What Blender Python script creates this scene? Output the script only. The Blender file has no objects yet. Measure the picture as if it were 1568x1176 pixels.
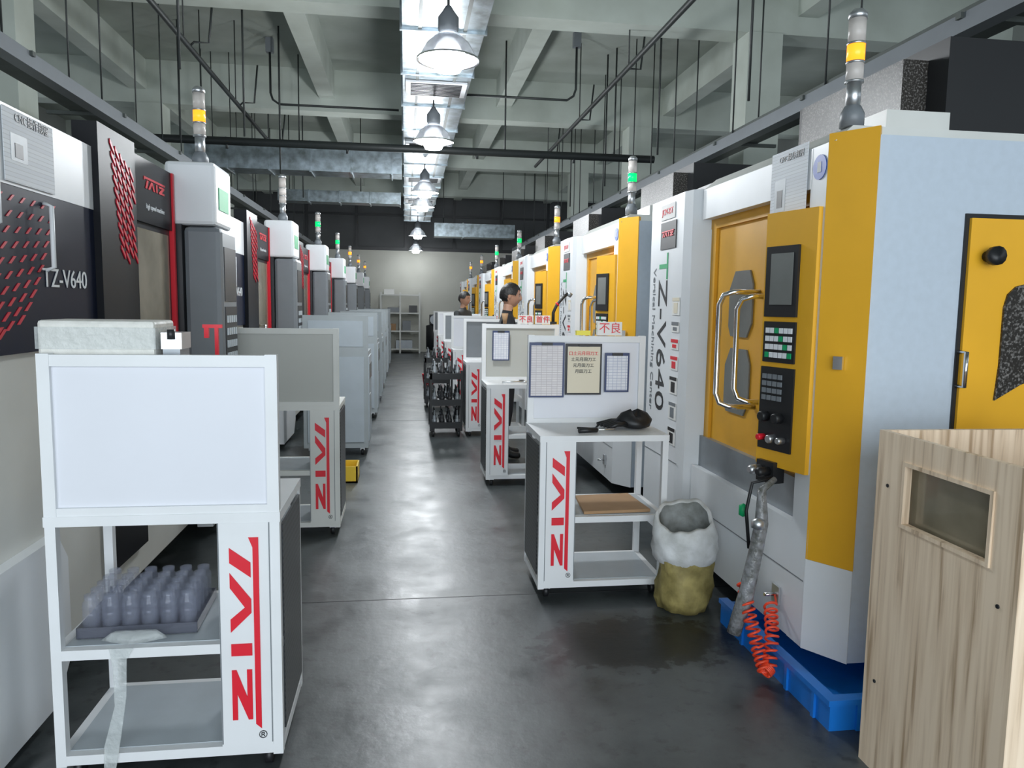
import bpy, bmesh, math, random
from mathutils import Matrix, Vector
random.seed(7)
scene = bpy.context.scene
COL = scene.collection
try:
    scene.view_settings.view_transform = 'Standard'
except Exception as e:
    print(e)

# ------------------------------------------------------------ materials
def mat(name, col, rough=0.5, metal=0.0, var=0.0, scale=8.0, bump=0.0, emit=None, estr=0.0, trans=0.0, alpha=1.0, grime=0.0, spec=0.5, coat=0.0):
    m = bpy.data.materials.new(name); m.use_nodes = True
    nt = m.node_tree; N = nt.nodes; L = nt.links
    p = N['Principled BSDF']
    c = (col[0], col[1], col[2], 1)
    p.inputs['Base Color'].default_value = c
    p.inputs['Roughness'].default_value = rough
    p.inputs['Metallic'].default_value = metal
    p.inputs['Specular IOR Level'].default_value = spec
    p.inputs['Coat Weight'].default_value = coat
    if emit:
        p.inputs['Emission Color'].default_value = (*emit, 1)
        p.inputs['Emission Strength'].default_value = estr
    if trans: p.inputs['Transmission Weight'].default_value = trans
    if alpha < 1: p.inputs['Alpha'].default_value = alpha
    tc = N.new('ShaderNodeTexCoord')
    nz = N.new('ShaderNodeTexNoise'); nz.inputs['Scale'].default_value = scale; nz.inputs['Detail'].default_value = 5
    L.new(tc.outputs['Object'], nz.inputs['Vector'])
    if var > 0 or grime > 0:
        v = max(var, grime)
        r = N.new('ShaderNodeValToRGB')
        r.color_ramp.elements[0].position = 0.3; r.color_ramp.elements[1].position = 0.65
        r.color_ramp.elements[0].color = (col[0]*(1-v), col[1]*(1-v), col[2]*(1-v*1.1), 1)
        r.color_ramp.elements[1].color = c
        L.new(nz.outputs['Fac'], r.inputs['Fac']); L.new(r.outputs['Color'], p.inputs['Base Color'])
    if bump > 0:
        b = N.new('ShaderNodeBump'); b.inputs['Strength'].default_value = bump; b.inputs['Distance'].default_value = 0.01
        L.new(nz.outputs['Fac'], b.inputs['Height']); L.new(b.outputs['Normal'], p.inputs['Normal'])
    return m

WHITE = mat('white_powder_coat', (0.80,0.83,0.86), 0.35, var=0.06, scale=3)
CREAM = mat('offwhite_painted_steel', (0.68,0.69,0.66), 0.4, var=0.10, scale=3)
CARTW = mat('cart_white_paint', (0.80,0.82,0.84), 0.4, var=0.06, scale=4)
CARTP = mat('cart_board_panel', (0.76,0.78,0.84), 0.45, var=0.04, scale=2)
CARTG = mat('cart_board_grey', (0.48,0.49,0.46), 0.45, var=0.06, scale=2)
BLUEG = mat('side_panel_bluegrey', (0.52,0.60,0.69), 0.45, var=0.05, scale=30)
CABG = mat('cabinet_grey_paint', (0.36,0.40,0.42), 0.42, var=0.08, scale=5)
CABB = mat('cabinet_panel_grey', (0.42,0.48,0.53), 0.42, var=0.08, scale=5)
YEL = mat('yellow_paint', (0.86,0.45,0.025), 0.38, var=0.07, scale=4)
YELD = mat('yellow_door_paint', (0.80,0.41,0.025), 0.45, var=0.12, scale=5)
BLACK = mat('black_plastic', (0.012,0.013,0.015), 0.45)
DARK = mat('dark_panel', (0.02,0.022,0.026), 0.4, var=0.2)
NAVY = mat('navy_graphic_panel', (0.006,0.011,0.030), 0.35, spec=.15)
BLKG = mat('black_graphic_panel', (0.006,0.007,0.010), 0.4, spec=.2)
GREY = mat('grey_plastic', (0.19,0.21,0.23), 0.4, var=0.06)
LGREY = mat('light_grey_steel', (0.45,0.50,0.54), 0.4, var=0.08)
MGREY = mat('mid_grey_steel', (0.30,0.33,0.36), 0.35, metal=0.4, var=0.15)
RED = mat('red_paint', (0.74,0.012,0.03), 0.4, var=0.03)
REDD = mat('dark_red_graphic', (0.60,0.012,0.035), 0.4, var=0.03)
ORANGE = mat('red_orange_hose', (0.90,0.08,0.03), 0.35)
CHROME = mat('chrome', (0.75,0.76,0.78), 0.15, metal=1.0)
SILVER = mat('brushed_aluminium', (0.62,0.64,0.66), 0.35, metal=0.9)
GALV = mat('galvanised_steel', (0.36,0.42,0.47), 0.32, metal=0.85, var=0.5, scale=9, bump=0.2)
PIPE = mat('dark_conduit', (0.025,0.03,0.03), 0.5)
TRAY = mat('cable_tray_grey', (0.10,0.115,0.11), 0.5, metal=0.3, var=0.2)
CONC = mat('ceiling_concrete', (0.42,0.46,0.42), 0.85, var=0.25, scale=1.3, bump=0.1)
CONCB = mat('beam_concrete', (0.56,0.61,0.56), 0.85, var=0.2, scale=1.6, bump=0.1)
WALLW = mat('white_wall_plaster', (0.60,0.60,0.54), 0.8, var=0.08, scale=1.5)
WALLD = mat('upper_wall_dark', (0.08,0.085,0.09), 0.6, var=0.2, scale=1.5)
WALLS = mat('side_wall_plaster', (0.30,0.32,0.31), 0.85, var=0.15, scale=1.0)
GLASSB = mat('smoky_door_glass', (0.34,0.30,0.22), 0.15, var=0.45, scale=3, coat=0.4)
GREYW = mat('grey_window', (0.20,0.21,0.20), 0.2, var=0.1)
CLEAR = mat('clear_plastic', (0.36,0.39,0.50), 0.08, alpha=0.20, spec=1.0)
TRAYP = mat('smoked_tray_plastic', (0.12,0.13,0.17), 0.15, alpha=0.6, spec=.8)
FILM = mat('wrap_film', (0.75,0.80,0.80), 0.15, alpha=0.38, bump=1.0, scale=40, spec=.8)
FILMG = mat('grey_wrap', (0.30,0.31,0.33), 0.2, bump=1.0, scale=30, var=0.6)
FOAM = mat('foam_block', (0.76,0.76,0.72), 0.5, bump=0.6, scale=25, var=0.10)
BLUE = mat('blue_plastic', (0.01,0.20,0.72), 0.35, var=0.1)
KRAFT = mat('cardboard', (0.42,0.26,0.14), 0.8, var=0.1)
SACK = mat('woven_sack', (0.46,0.38,0.14), 0.6, var=0.6, bump=1.0, scale=12)
LINER = mat('sack_liner', (0.74,0.76,0.77), 0.5, bump=1.0, scale=12, var=0.3)
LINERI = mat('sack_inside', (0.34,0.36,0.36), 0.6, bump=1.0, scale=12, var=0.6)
SKIN = mat('skin', (0.45,0.25,0.17), 0.5, var=0.08)
HAIR = mat('black_hair', (0.008,0.007,0.007), 0.5, bump=0.6, scale=60)
SHIRT = mat('navy_shirt', (0.012,0.014,0.02), 0.8, var=0.2)
SHIRT2 = mat('grey_shirt', (0.05,0.055,0.06), 0.8, var=0.2)
PANTS = mat('dark_trousers', (0.012,0.012,0.016), 0.8)
STICK = mat('blue_sticker', (0.01,0.08,0.45), 0.4)
GREENT = mat('green_label', (0.0,0.35,0.12), 0.5)
PAPERW = mat('plain_paper', (0.82,0.82,0.80), 0.7)
PAPERY = mat('kraft_paper', (0.74,0.68,0.54), 0.7)
AMBER = mat('amber_lamp', (1.0,0.35,0.03), 0.3, emit=(1.0,0.24,0.01), estr=2.2)
GREEN = mat('green_lamp', (0.0,0.6,0.15), 0.3, emit=(0.0,1.0,0.14), estr=1.4)
TUBEC = mat('frosted_tube', (0.75,0.70,0.66), 0.3, alpha=0.7)
BULB = mat('bulb_glow', (1,1,1), 0.3, emit=(0.93,0.97,1.0), estr=35)
SHADE = mat('lamp_shade_prismatic', (0.42,0.44,0.48), 0.22, metal=0.7, alpha=.80)
SHADEI = mat('lamp_shade_inner', (0.65,0.67,0.7), 0.25, metal=.4, alpha=.9)

def mat_form(name, base, line, sx, sy):
    m = mat(name, base, 0.65); nt=m.node_tree; N=nt.nodes; L=nt.links; p=N['Principled BSDF']
    tc = N['Texture Coordinate']
    mp = N.new('ShaderNodeMapping'); mp.inputs['Rotation'].default_value=(math.pi/2,0,0)
    br = N.new('ShaderNodeTexBrick'); br.offset=0.0; br.inputs['Scale'].default_value=1.0
    br.inputs['Brick Width'].default_value=sx; br.inputs['Row Height'].default_value=sy
    br.inputs['Mortar Size'].default_value=0.0012; br.inputs['Mortar Smooth'].default_value=0
    br.inputs['Color1'].default_value=(*base,1); br.inputs['Color2'].default_value=(base[0]*.90,base[1]*.90,base[2]*.92,1); br.inputs['Mortar'].default_value=(*line,1)
    L.new(tc.outputs['Object'], mp.inputs['Vector']); L.new(mp.outputs['Vector'], br.inputs['Vector']); L.new(br.outputs['Color'], p.inputs['Base Color'])
    return m
FORM = mat_form('printed_form', (0.78,0.75,0.76), (0.52,0.48,0.50), 0.03, 0.013)
FORM2 = mat_form('printed_form_blue', (0.78,0.80,0.86), (0.42,0.46,0.60), 0.025, 0.016)
FORM3 = mat_form('printed_notice', (0.80,0.84,0.88), (0.60,0.63,0.66), 0.11, 0.014)

def mat_perf():
    m = mat('perforated_black_panel', (0.03,0.03,0.035), 0.4); nt=m.node_tree; N=nt.nodes; L=nt.links; p=N['Principled BSDF']
    vo = N.new('ShaderNodeTexVoronoi'); vo.inputs['Scale'].default_value=45; vo.inputs['Randomness'].default_value=0.0
    L.new(N['Texture Coordinate'].outputs['Object'], vo.inputs['Vector'])
    r = N.new('ShaderNodeValToRGB'); r.color_ramp.elements[0].position=0.33; r.color_ramp.elements[1].position=0.4
    r.color_ramp.elements[0].color=(0.003,0.003,0.004,1); r.color_ramp.elements[1].color=(0.045,0.05,0.055,1)
    L.new(vo.outputs['Distance'], r.inputs['Fac']); L.new(r.outputs['Color'], p.inputs['Base Color'])
    return m
PERF = mat_perf()
def mat_speck():
    m = mat('speckled_mesh', (0.03,0.03,0.035), 0.4); nt=m.node_tree; N=nt.nodes; L=nt.links; p=N['Principled BSDF']
    vo = N.new('ShaderNodeTexNoise'); vo.inputs['Scale'].default_value=120
    L.new(N['Texture Coordinate'].outputs['Object'], vo.inputs['Vector'])
    r = N.new('ShaderNodeValToRGB'); r.color_ramp.elements[0].position=0.5; r.color_ramp.elements[1].position=0.7
    r.color_ramp.elements[0].color=(0.02,0.017,0.014,1); r.color_ramp.elements[1].color=(0.22,0.21,0.2,1)
    L.new(vo.outputs['Fac'], r.inputs['Fac']); L.new(r.outputs['Color'], p.inputs['Base Color'])
    return m
SPECK = mat_speck()

def mat_wood():
    m = mat('pale_oak_laminate', (0.5,0.36,0.22), 0.5); nt=m.node_tree; N=nt.nodes; L=nt.links; p=N['Principled BSDF']
    mp = N.new('ShaderNodeMapping'); mp.inputs['Scale'].default_value=(12,12,0.55)
    L.new(N['Texture Coordinate'].outputs['Object'], mp.inputs['Vector'])
    nz = N.new('ShaderNodeTexNoise'); nz.inputs['Scale'].default_value=3.2; nz.inputs['Detail'].default_value=9; nz.inputs['Distortion'].default_value=0.3
    L.new(mp.outputs['Vector'], nz.inputs['Vector'])
    r = N.new('ShaderNodeValToRGB'); e=r.color_ramp.elements
    e[0].position=0.32; e[0].color=(0.50,0.35,0.22,1); e[1].position=0.60; e[1].color=(0.96,0.78,0.59,1)
    x=e.new(0.45); x.color=(0.84,0.66,0.48,1)
    L.new(nz.outputs['Fac'], r.inputs['Fac']); L.new(r.outputs['Color'], p.inputs['Base Color'])
    return m
WOOD = mat_wood()

def mat_floor():
    m = bpy.data.materials.new('polished_dark_floor'); m.use_nodes=True; nt=m.node_tree; N=nt.nodes; L=nt.links; p=N['Principled BSDF']
    tc=N.new('ShaderNodeTexCoord')
    n1=N.new('ShaderNodeTexNoise'); n1.inputs['Scale'].default_value=2.2; n1.inputs['Detail'].default_value=12; n1.inputs['Roughness'].default_value=0.68
    n2=N.new('ShaderNodeTexNoise'); n2.inputs['Scale'].default_value=14; n2.inputs['Detail'].default_value=7; n2.inputs['Roughness'].default_value=0.6
    for n in (n1,n2): L.new(tc.outputs['Object'], n.inputs['Vector'])
    r=N.new('ShaderNodeValToRGB'); e=r.color_ramp.elements
    e[0].position=0.33; e[0].color=(0.024,0.030,0.032,1); e[1].position=0.70; e[1].color=(0.088,0.102,0.105,1)
    L.new(n1.outputs['Fac'], r.inputs['Fac'])
    r2=N.new('ShaderNodeValToRGB'); e=r2.color_ramp.elements
    e[0].position=0.32; e[0].color=(0.50,0.50,0.50,1); e[1].position=0.44; e[1].color=(1,1,1,1)
    L.new(n2.outputs['Fac'], r2.inputs['Fac'])
    mx=N.new('ShaderNodeMixRGB'); mx.blend_type='MULTIPLY'; mx.inputs['Fac'].default_value=1
    L.new(r.outputs['Color'], mx.inputs['Color1']); L.new(r2.outputs['Color'], mx.inputs['Color2'])
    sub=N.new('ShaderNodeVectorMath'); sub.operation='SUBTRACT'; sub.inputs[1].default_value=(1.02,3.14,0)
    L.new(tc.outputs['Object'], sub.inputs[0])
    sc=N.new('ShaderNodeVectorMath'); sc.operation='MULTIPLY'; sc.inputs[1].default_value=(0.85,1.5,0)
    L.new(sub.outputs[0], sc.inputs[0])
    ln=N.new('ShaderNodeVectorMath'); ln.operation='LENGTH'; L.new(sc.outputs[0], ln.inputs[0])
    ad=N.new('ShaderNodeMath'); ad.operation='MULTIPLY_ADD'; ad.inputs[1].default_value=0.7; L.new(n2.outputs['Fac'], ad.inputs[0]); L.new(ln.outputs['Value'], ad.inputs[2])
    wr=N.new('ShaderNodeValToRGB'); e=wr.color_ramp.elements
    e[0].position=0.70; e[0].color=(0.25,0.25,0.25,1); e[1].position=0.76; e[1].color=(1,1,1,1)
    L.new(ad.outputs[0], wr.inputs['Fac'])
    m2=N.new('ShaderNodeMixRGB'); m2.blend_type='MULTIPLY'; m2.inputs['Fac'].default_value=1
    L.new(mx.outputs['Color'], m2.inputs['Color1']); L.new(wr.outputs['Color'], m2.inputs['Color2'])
    L.new(m2.outputs['Color'], p.inputs['Base Color'])
    rr=N.new('ShaderNodeMapRange'); rr.inputs['From Min'].default_value=0.35; rr.inputs['From Max'].default_value=0.65; rr.inputs['To Min'].default_value=0.30; rr.inputs['To Max'].default_value=0.46
    L.new(n1.outputs['Fac'], rr.inputs['Value'])
    L.new(rr.outputs[0], p.inputs['Roughness'])
    b=N.new('ShaderNodeBump'); b.inputs['Strength'].default_value=0.15; b.inputs['Distance'].default_value=0.01
    L.new(n2.outputs['Fac'], b.inputs['Height']); L.new(b.outputs['Normal'], p.inputs['Normal'])
    p.inputs['Specular IOR Level'].default_value=0.6
    return m
FLOOR = mat_floor()

# ------------------------------------------------------------ builder
def frame(o, n):
    n = Vector(n).normalized(); z = Vector((0,0,1)); r = z.cross(n).normalized(); u = n.cross(r)
    M = Matrix.Identity(4)
    for i in range(3):
        M[i][0]=r[i]; M[i][1]=u[i]; M[i][2]=n[i]; M[i][3]=o[i]
    return M
class B:
    def __init__(s, name): s.name=name; s.bm=bmesh.new(); s.mats=[]; s.n=0
    def mi(s, m):
        if m not in s.mats: s.mats.append(m)
        return s.mats.index(m)
    def face(s, vs, m, smooth=False):
        try:
            f=s.bm.faces.new(vs); f.material_index=s.mi(m); f.smooth=smooth; return f
        except ValueError: return None
    def box(s,x0,x1,y0,y1,z0,z1,m,bev=0.0,M=None):
        if x0>x1: x0,x1=x1,x0
        if y0>y1: y0,y1=y1,y0
        if z0>z1: z0,z1=z1,z0
        s.n+=1
        if min(x1-x0,y1-y0,z1-z0)>.015:      # tiny size differences keep joined plates from being exactly coplanar
            e=(s.n%9)*.0001
            x0-=e;x1+=e;y0-=e;y1+=e;z0-=e;z1+=e
        co=[(x,y,z) for z in (z0,z1) for y in (y0,y1) for x in (x0,x1)]
        vs=[s.bm.verts.new((M@Vector(c)) if M else c) for c in co]
        fs=[s.face([vs[i] for i in q],m) for q in ((0,2,3,1),(4,5,7,6),(0,1,5,4),(2,6,7,3),(0,4,6,2),(1,3,7,5))]
        if bev>0:
            es=set(e for f in fs for e in f.edges)
            bmesh.ops.bevel(s.bm, geom=list(es), offset=bev, segments=2, affect='EDGES', profile=0.5, material=-1)
    def prism(s, poly, axis, a0, a1, m, M=None):
        def P(p,a):
            c={'z':(p[0],p[1],a),'y':(p[0],a,p[1]),'x':(a,p[0],p[1])}[axis]
            return (M@Vector(c)) if M else Vector(c)
        lo=[s.bm.verts.new(P(p,a0)) for p in poly]; hi=[s.bm.verts.new(P(p,a1)) for p in poly]
        fs=[s.face(lo[::-1],m), s.face(hi,m)]
        n=len(poly)
        for i in range(n):
            fs.append(s.face([lo[i],lo[(i+1)%n],hi[(i+1)%n],hi[i]],m))
        bmesh.ops.recalc_face_normals(s.bm, faces=[f for f in fs if f])
    def lathe(s, prof, c, m, seg=20, M=None, cap=True, fn=None):
        rings=[]
        for (r,z) in prof:
            ring=[]
            for i in range(seg):
                a=2*math.pi*i/seg; p=Vector((r*math.cos(a), r*math.sin(a), z))
                if fn: p=fn(p,a)
                p=(M@p) if M else p
                ring.append(s.bm.verts.new(p+Vector(c)))
            rings.append(ring)
        for k in range(len(rings)-1):
            for i in range(seg):
                s.face([rings[k][i],rings[k][(i+1)%seg],rings[k+1][(i+1)%seg],rings[k+1][i]], m, True)
        if cap:
            s.face(rings[0][::-1], m); s.face(rings[-1], m)
    def tube(s, pts, r, m, seg=8, cap=True):
        pts=[Vector(p) for p in pts]; n=len(pts); rings=[]
        rs = r if isinstance(r,(list,tuple)) else [r]*n
        up=None
        for i,p in enumerate(pts):
            t=(pts[min(i+1,n-1)]-pts[max(i-1,0)]).normalized()
            if up is None:
                up=t.orthogonal().normalized()
            else:
                up=(up-t*up.dot(t))
                up=up.normalized() if up.length>1e-6 else t.orthogonal().normalized()
            w=t.cross(up)
            rings.append([s.bm.verts.new(p+(up*math.cos(2*math.pi*k/seg)+w*math.sin(2*math.pi*k/seg))*rs[i]) for k in range(seg)])
        for k in range(n-1):
            for i in range(seg):
                s.face([rings[k][i],rings[k][(i+1)%seg],rings[k+1][(i+1)%seg],rings[k+1][i]], m, True)
        if cap:
            s.face(rings[0][::-1], m); s.face(rings[-1], m)
    def text(s, txt, size, M, m, ext=0.001, align='CENTER', sx=1.0):
        cu=bpy.data.curves.new('t','FONT'); cu.body=txt; cu.size=size; cu.extrude=ext; cu.align_x=align; cu.align_y='CENTER'; cu.resolution_u=3
        o=bpy.data.objects.new('t',cu); COL.objects.link(o)
        bpy.context.view_layer.update()
        dg=bpy.context.evaluated_depsgraph_get(); me=bpy.data.meshes.new_from_object(o.evaluated_get(dg))
        me.transform(M@Matrix.Diagonal((sx,1,1,1)))
        nf=len(s.bm.faces); s.bm.from_mesh(me); s.bm.faces.ensure_lookup_table()
        k=s.mi(m)
        for f in s.bm.faces[nf:]: f.material_index=k
        bpy.data.objects.remove(o); bpy.data.meshes.remove(me)
    def logo(s, M, sc, m, sy=None):
        S=M@Matrix.Diagonal((sc,sy or sc,1,1))@Matrix.Translation((-2.7,-0.5,0))
        polys=[[(-0.25,1.0),(-0.25,0.66),(0.05,0.80),(5.45,0.8),(5.6,1.0)],
               [(0.05,0),(0.50,0),(0.95,0.72),(0.50,0.72)],
               [(0.80,0),(1.25,0),(1.85,0.5),(1.85,0.72),(1.6,0.72)],
               [(1.85,0.72),(1.85,0.5),(2.2,0.0),(2.6,0.0),(2.02,0.72)],
               [(2.95,0),(3.32,0),(3.32,0.72),(2.95,0.72)],
               [(3.75,0.7),(3.75,0.52),(4.60,0.52),(3.75,0.16),(3.75,0),(5.3,0),(5.3,0.18),(4.50,0.18),(5.3,0.55),(5.3,0.7)]]
        for p in polys: s.prism(p,'z',0,0.002,m,M=S)
    def done(s, loc=(0,0,0), rotz=0.0, parent=None, bevel=0.0):
        me=bpy.data.meshes.new(s.name); s.bm.to_mesh(me); s.bm.free()
        for m in s.mats: me.materials.append(m)
        o=bpy.data.objects.new(s.name, me); COL.objects.link(o); o.location=loc; o.rotation_euler=(0,0,rotz)
        if parent: o.parent=parent
        return o
def dup(o, name, loc):
    d=bpy.data.objects.new(name, o.data); COL.objects.link(d); d.location=loc
    return d

# ------------------------------------------------------------ room
XW=7.0; YB=24.0; YF=-5.0; ZC=5.2; ZR=ZC-.004
b=B('floor'); b.box(-XW-.2,XW+.2,YF,YB+.2,-0.1,0,FLOOR); b.done()
b=B('trim_1')
for y in (3.74,9.7,15.7): b.box(-XW,XW,y,y+.007,0.0,0.0012,BLACK)
b.done()
b=B('ceiling'); b.box(-XW-.2,XW+.2,YF,YB+.2,ZC,ZC+.2,CONC); b.done()
for y in (-0.6,3.9,8.4,12.9,17.4,21.9):
    b=B('ceiling_beam'); b.box(-XW,XW,y-.17,y+.17,4.55,ZC,CONCB); b.done()
for x in (-4.1,-1.25,1.6,4.45):
    b=B('ceiling_beam'); b.box(x-.12,x+.12,YF,YB,4.75,ZC,CONCB); b.done()
b=B('wall_back')
b.box(-XW,XW,YB,YB+.2,0,3.2,WALLW); b.box(-XW,XW,YB,YB+.2,3.2,ZC,WALLD)
for i in range(9):
    x=-6+i*1.5; b.box(x-.04,x+.04,YB-.04,YB,3.2,ZC,DARK)
b.box(-XW,XW,YB-.05,YB,3.15,3.25,DARK); b.box(-XW,XW,YB-.04,YB,4.2,4.26,DARK)
b.done()
for nm,sx in (('wall_left',-1),('wall_right',1)):
    b=B(nm)
    b.box(sx*XW,sx*(XW+.2),YF,YB,0,2.9,WALLS); b.box(sx*XW,sx*(XW+.2),YF,YB,4.1,ZC,WALLS)
    y=YF
    while y<YB:
        b.box(sx*XW,sx*(XW+.2),y,min(y+1.6,YB),2.9,4.1,WALLS); y+=4.5
    b.done()
b=B('wall_front')
b.box(-XW,-4.5,YF-.2,YF,0,ZC,WALLS); b.box(4.5,XW,YF-.2,YF,0,ZC,WALLS); b.box(-4.5,4.5,YF-.2,YF,4.4,ZC,WALLS)
b.done()
for k,(x,y) in enumerate([(3.95,8.4),(3.95,12.9),(3.95,17.4),(-3.95,8.4),(-3.95,12.9),(-3.95,17.4)]):
    b=B('concrete_column'); b.box(x-.2,x+.2,y-.2,y+.2,0,4.549,CONCB); b.done()

# ------------------------------------------------------------ ducts and services
b=B('ventilation_duct')
y=0.5
while y<20:
    b.box(-.03,.65,y,y+1.17,3.75,4.15,GALV); b.box(-.05,.67,y+1.17,y+1.2,3.73,4.17,GALV)
    b.box(.10,.13,y,y+1.17,3.742,3.75,TRAY); b.box(.47,.50,y,y+1.17,3.742,3.75,TRAY); y+=1.2
for yy in (5.0,7.9,10.8,13.7,16.6):
    b.box(-0.0,.62,yy,yy+.5,3.725,3.745,WHITE)
    for i in range(9): b.box(0.05,.57,yy+.04+i*.05,yy+.062+i*.05,3.715,3.727,DARK)
for yy in (2,6.2,10.6,15):
    b.tube([(0.0,yy,4.15),(0.0,yy,ZR)],.008,PIPE,6); b.tube([(0.62,yy,4.15),(0.62,yy,ZR)],.008,PIPE,6)
b.done()
b=B('cross_duct')
x=-3.2
while x<-0.3:
    b.box(x,x+.58,11.8,12.3,3.46,3.88,GALV); b.box(x+.58,x+.6,11.78,12.32,3.44,3.90,GALV); x+=.60
b.box(-.2,-.06,11.8,12.3,3.46,3.88,GALV)
b.tube([(-3.0,12.05,3.8),(-3.0,12.05,ZR)],.01,PIPE,6); b.tube([(-1.6,12.05,3.8),(-1.6,12.05,ZR)],.01,PIPE,6)
b.done()
b=B('cross_duct')
x=-2.5
while x<-.3:
    b.box(x,x+.58,15.6,16.0,3.5,3.72,GALV); b.box(x+.58,x+.6,15.58,16.02,3.48,3.73,GALV); x+=.6
for xx in (-2.3,-.9): b.tube([(xx,15.8,3.7),(xx,15.8,ZR)],.01,PIPE,6)
b.done()
b=B('cross_duct')
b.box(.75,2.9,20.3,20.8,3.3,3.65,GALV); b.box(1.5,1.53,20.28,20.82,3.28,3.67,GALV)
for xx in (1,2.6): b.tube([(xx,20.5,3.6),(xx,20.5,ZR)],.01,PIPE,6)
b.done()
b=B('fire_pipe')
b.tube([(-3.4,10.9,3.66),(3.6,10.9,3.66)],.055,PIPE,10)
for xx in (-3,-1.7,1.4,3.0): b.tube([(xx,10.9,3.66),(xx,10.9,ZR)],.012,PIPE,6)
for xx in (-2.4,-.8,1.0,2.4): b.tube([(xx,10.9,3.66),(xx,10.9,3.56)],.02,PIPE,6)
b.done()
for sx,xx,zz in ((-1,-2.75,3.12),(1,3.3,3.12)):
    b=B('cable_tray')
    b.box(xx-.12,xx+.12,-1,21.5,zz,zz+.02,TRAY); b.box(xx-.12,xx-.10,-1,21.5,zz,zz+.12,TRAY); b.box(xx+.10,xx+.12,-1,21.5,zz,zz+.12,TRAY)
    b.tube([(xx-.04,-1,zz+.06),(xx-.04,21.5,zz+.06)],.03,PIPE,6)
    b.box(xx-.25*sx-.05,xx-.25*sx+.05,-1,21.5,zz-.1,zz,GREY)
    y=.6
    while y<21:
        b.tube([(xx-.13,y,zz),(xx-.13,y,ZR)],.008,PIPE,6); b.tube([(xx+.13,y,zz),(xx+.13,y,ZR)],.008,PIPE,6)
        b.box(xx-.32,xx+.32,y-.02,y+.02,zz-.03,zz,TRAY)
        y+=1.65
    b.done()
for xx in (-2.25,2.45):
    b=B('conduit_pipe')
    b.tube([(xx,-1,4.15),(xx,14.5,4.15)],.028,PIPE,8)
    y=1.2
    while y<14.4:
        b.tube([(xx,y,4.15),(xx,y,ZR)],.008,PIPE,6)
        b.tube([(xx+.5,y+.4,3.3),(xx+.5,y+.4,ZR)],.012,PIPE,6)
        b.tube([(xx,y+.2,4.15),(xx+.05,y+.2,4.2),(xx+.2,y+.2,4.2),(xx+.25,y+.2,4.7)],.012,PIPE,6)
        y+=2.4
    b.done()
for (x0,x1,y) in ((-1.9,-.1,7.2),(.7,1.9,6.2),(-1.9,-.1,11.4),(.7,2.3,10.4)):
    b=B('electrical_conduit')
    xa,xb=(x0,x1) if x0<0 else (x1,x0); s_=1 if xb>xa else -1
    b.tube([(xa,y,ZR),(xa,y,4.45),(xa+.03*s_,y,4.36),(xa+.12*s_,y,4.3),(xb,y,4.3)],.016,PIPE,8)
    b.box(xa-.05,xa+.05,y-.05,y+.05,ZC-.2,ZR,GREY); b.done()

# high-bay lamps
for i,(y,zb,en) in enumerate(((5.6,3.24,125),(8.5,3.27,125),(12.3,3.27,110),(14.1,3.27,90),(19.4,3.22,55),(23.0,3.10,14))):
    b=B('high_bay_lamp')
    b.lathe([(.215,0),(.20,.03),(.155,.11),(.09,.17),(.065,.19)],(.3,y,zb),SHADE,32,cap=False)
    b.lathe([(.208,.004),(.193,.03),(.148,.11),(.083,.165)],(.3,y,zb),SHADEI,32,cap=False)
    b.lathe([(.225,-.006),(.225,.006),(.212,.006),(.212,-.006),(.225,-.006)],(.3,y,zb),CHROME,28,cap=False)
    b.lathe([(.065,.18),(.075,.22),(.075,.29),(.045,.33),(.02,.37)],(.3,y,zb),GREY,20)
    b.lathe([(.03,-.085),(.09,-.075),(.112,-.03),(.112,.04),(.08,.11),(.04,.15)],(.3,y,zb),BULB,18)
    b.tube([(.3,y,zb+.35),(.3,y,3.714 if y<20 else ZR)],.01,PIPE,6)
    b.done()
    l=bpy.data.lights.new('lamp_light','POINT'); l.energy=en; l.shadow_soft_size=.16; l.color=(.93,.97,1)
    o=bpy.data.objects.new('high_bay_light_source',l); COL.objects.link(o); o.location=(.3,y,zb-.26)

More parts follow.
